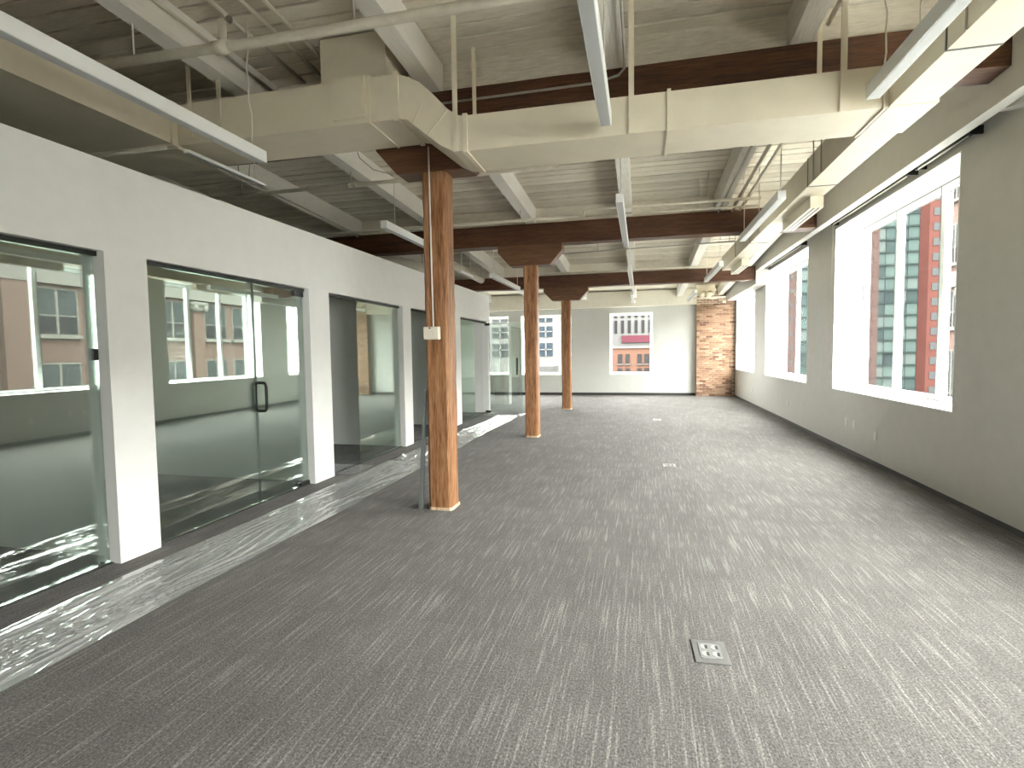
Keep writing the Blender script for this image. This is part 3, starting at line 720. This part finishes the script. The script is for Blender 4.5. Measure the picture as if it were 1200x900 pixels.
# brick building across the street (seen mostly mirrored in the office glass)
t = thing('brick_building', 'pinkish brick building with pilasters across the street', 'building', (23, 24, -15))
FX = 18.5
obj('wall', B(FX, 32, -14, 35.9, -3.6, 7.0), 'brick_far_pink', t)  # roof set low, an invented step that lets sky light reach the office side
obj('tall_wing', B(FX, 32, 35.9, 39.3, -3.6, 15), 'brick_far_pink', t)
obj('base', B(FX-.1, 32, -14, 39.4, -15, -3.6), 'bounce_stone', t)['label'] = 'unseen pale lower storeys added to bounce daylight upwards'  # out-of-view pale base, added to throw daylight up onto the ceiling
wy = [(-11, -9), (-6.5, -4.5), (-2, 0), (2.5, 4.5), (7, 9), (11.5, 13.7), (16.0, 18.3), (20.5, 22.6), (23.2, 25.0), (27.3, 29.5), (31.0, 33.0), (33.6, 35.7), (38.0, 39.1)]
zr = [(-3.2, 1.4), (2.72, 5.0), (6.6, 9.0), (10.4, 12.6)]
for a, b in wy:
    for z0, z1 in (zr if a > 36 else zr[:2]):
        wn = obj('window', B(FX-.05, FX, a, b, z0, z1), 'brick_far_trim', t)
        n = 2
        for k in range(n):
            W = (b-a)/n; zm = z0+(z1-z0)*.42
            obj('pane', B(FX-.07, FX-.05, a+W*k+.08, a+W*(k+1)-.08, z0+.08, zm-.04), 'far_window', wn)
            obj('pane', B(FX-.07, FX-.05, a+W*k+.08, a+W*(k+1)-.08, zm+.04, z1-.08), 'far_window_soft', wn)
        obj('ledge', B(FX-.25, FX, a-.15, b+.15, z0-.16, z0), 'brick_far_trim', wn)
for yc in (14.8, 26.2, 30.25, 36.9, 5.7, 10.2):
    pl = obj('pilaster', B(FX-.3, FX, yc-.45, yc+.45, -3.6, 4.5), 'brick_far_pink', t)
    bm = bmesh.new(); bx(bm, FX-.5, FX, yc-.62, yc+.62, 4.78, 5.05); bx(bm, FX-.42, FX, yc-.5, yc+.5, 4.45, 4.78)
    for s in (-1, 1): tube(bm, [(FX-.52, yc+s*.42, 4.66), (FX-.1, yc+s*.42, 4.66)], .2, 12)
    obj('capital', bm, 'brick_far_trim', pl)['label'] = 'pale carved capital'
obj('pilaster', B(FX-.3, FX, 19.0, 20.3, -3.6, 5.15), 'brick_far_pink', t)
obj('cornice', B(FX-.35, FX, -14, 39.3, 5.15, 5.55), 'brick_far_trim', t)
obj('upper_band', B(FX-.12, FX, -14, 39.3, 5.55, 6.1), 'brick_far_trim', t)

def tower(name, label, x0, x1, yf, z1, wall, floors, cols, wmat, wx, wz, depth=20, slab=None, z_first=-9.0, fh=3.05, side=0):
    t = thing(name, label, 'building', ((x0+x1)/2, yf+depth/2, -15))
    obj('wall', B(x0, x1, yf, yf+depth, -15, z1), wall, t)
    W = (x1-x0)/cols
    me = mesh_of(B(-W*wx/2, W*wx/2, -.12, 0, -fh*wz/2, fh*wz/2), wmat, 'window')
    for r in range(floors):
        zc = z_first+fh*(r+.5)
        for c in range(cols): place('window', me, t, (x0+W*(c+.5), yf, zc))
        if slab: obj('slab', B(x0-.2, x1+.2, yf-.45, yf, z_first+fh*r-.22, z_first+fh*r+.22), slab, t)
    return t
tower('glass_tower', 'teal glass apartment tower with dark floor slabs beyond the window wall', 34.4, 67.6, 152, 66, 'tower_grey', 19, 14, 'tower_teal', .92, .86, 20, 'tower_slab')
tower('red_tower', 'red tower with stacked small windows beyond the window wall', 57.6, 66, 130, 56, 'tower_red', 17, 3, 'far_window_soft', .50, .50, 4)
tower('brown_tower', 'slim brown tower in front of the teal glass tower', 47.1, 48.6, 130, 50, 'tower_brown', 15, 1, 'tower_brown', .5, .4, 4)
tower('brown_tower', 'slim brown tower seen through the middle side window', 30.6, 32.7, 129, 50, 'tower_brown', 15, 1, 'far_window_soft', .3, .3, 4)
# views through the end-wall windows
t = thing('orange_building', 'orange brick building with paired windows outside the end window', 'building', (-1, 66, -15))
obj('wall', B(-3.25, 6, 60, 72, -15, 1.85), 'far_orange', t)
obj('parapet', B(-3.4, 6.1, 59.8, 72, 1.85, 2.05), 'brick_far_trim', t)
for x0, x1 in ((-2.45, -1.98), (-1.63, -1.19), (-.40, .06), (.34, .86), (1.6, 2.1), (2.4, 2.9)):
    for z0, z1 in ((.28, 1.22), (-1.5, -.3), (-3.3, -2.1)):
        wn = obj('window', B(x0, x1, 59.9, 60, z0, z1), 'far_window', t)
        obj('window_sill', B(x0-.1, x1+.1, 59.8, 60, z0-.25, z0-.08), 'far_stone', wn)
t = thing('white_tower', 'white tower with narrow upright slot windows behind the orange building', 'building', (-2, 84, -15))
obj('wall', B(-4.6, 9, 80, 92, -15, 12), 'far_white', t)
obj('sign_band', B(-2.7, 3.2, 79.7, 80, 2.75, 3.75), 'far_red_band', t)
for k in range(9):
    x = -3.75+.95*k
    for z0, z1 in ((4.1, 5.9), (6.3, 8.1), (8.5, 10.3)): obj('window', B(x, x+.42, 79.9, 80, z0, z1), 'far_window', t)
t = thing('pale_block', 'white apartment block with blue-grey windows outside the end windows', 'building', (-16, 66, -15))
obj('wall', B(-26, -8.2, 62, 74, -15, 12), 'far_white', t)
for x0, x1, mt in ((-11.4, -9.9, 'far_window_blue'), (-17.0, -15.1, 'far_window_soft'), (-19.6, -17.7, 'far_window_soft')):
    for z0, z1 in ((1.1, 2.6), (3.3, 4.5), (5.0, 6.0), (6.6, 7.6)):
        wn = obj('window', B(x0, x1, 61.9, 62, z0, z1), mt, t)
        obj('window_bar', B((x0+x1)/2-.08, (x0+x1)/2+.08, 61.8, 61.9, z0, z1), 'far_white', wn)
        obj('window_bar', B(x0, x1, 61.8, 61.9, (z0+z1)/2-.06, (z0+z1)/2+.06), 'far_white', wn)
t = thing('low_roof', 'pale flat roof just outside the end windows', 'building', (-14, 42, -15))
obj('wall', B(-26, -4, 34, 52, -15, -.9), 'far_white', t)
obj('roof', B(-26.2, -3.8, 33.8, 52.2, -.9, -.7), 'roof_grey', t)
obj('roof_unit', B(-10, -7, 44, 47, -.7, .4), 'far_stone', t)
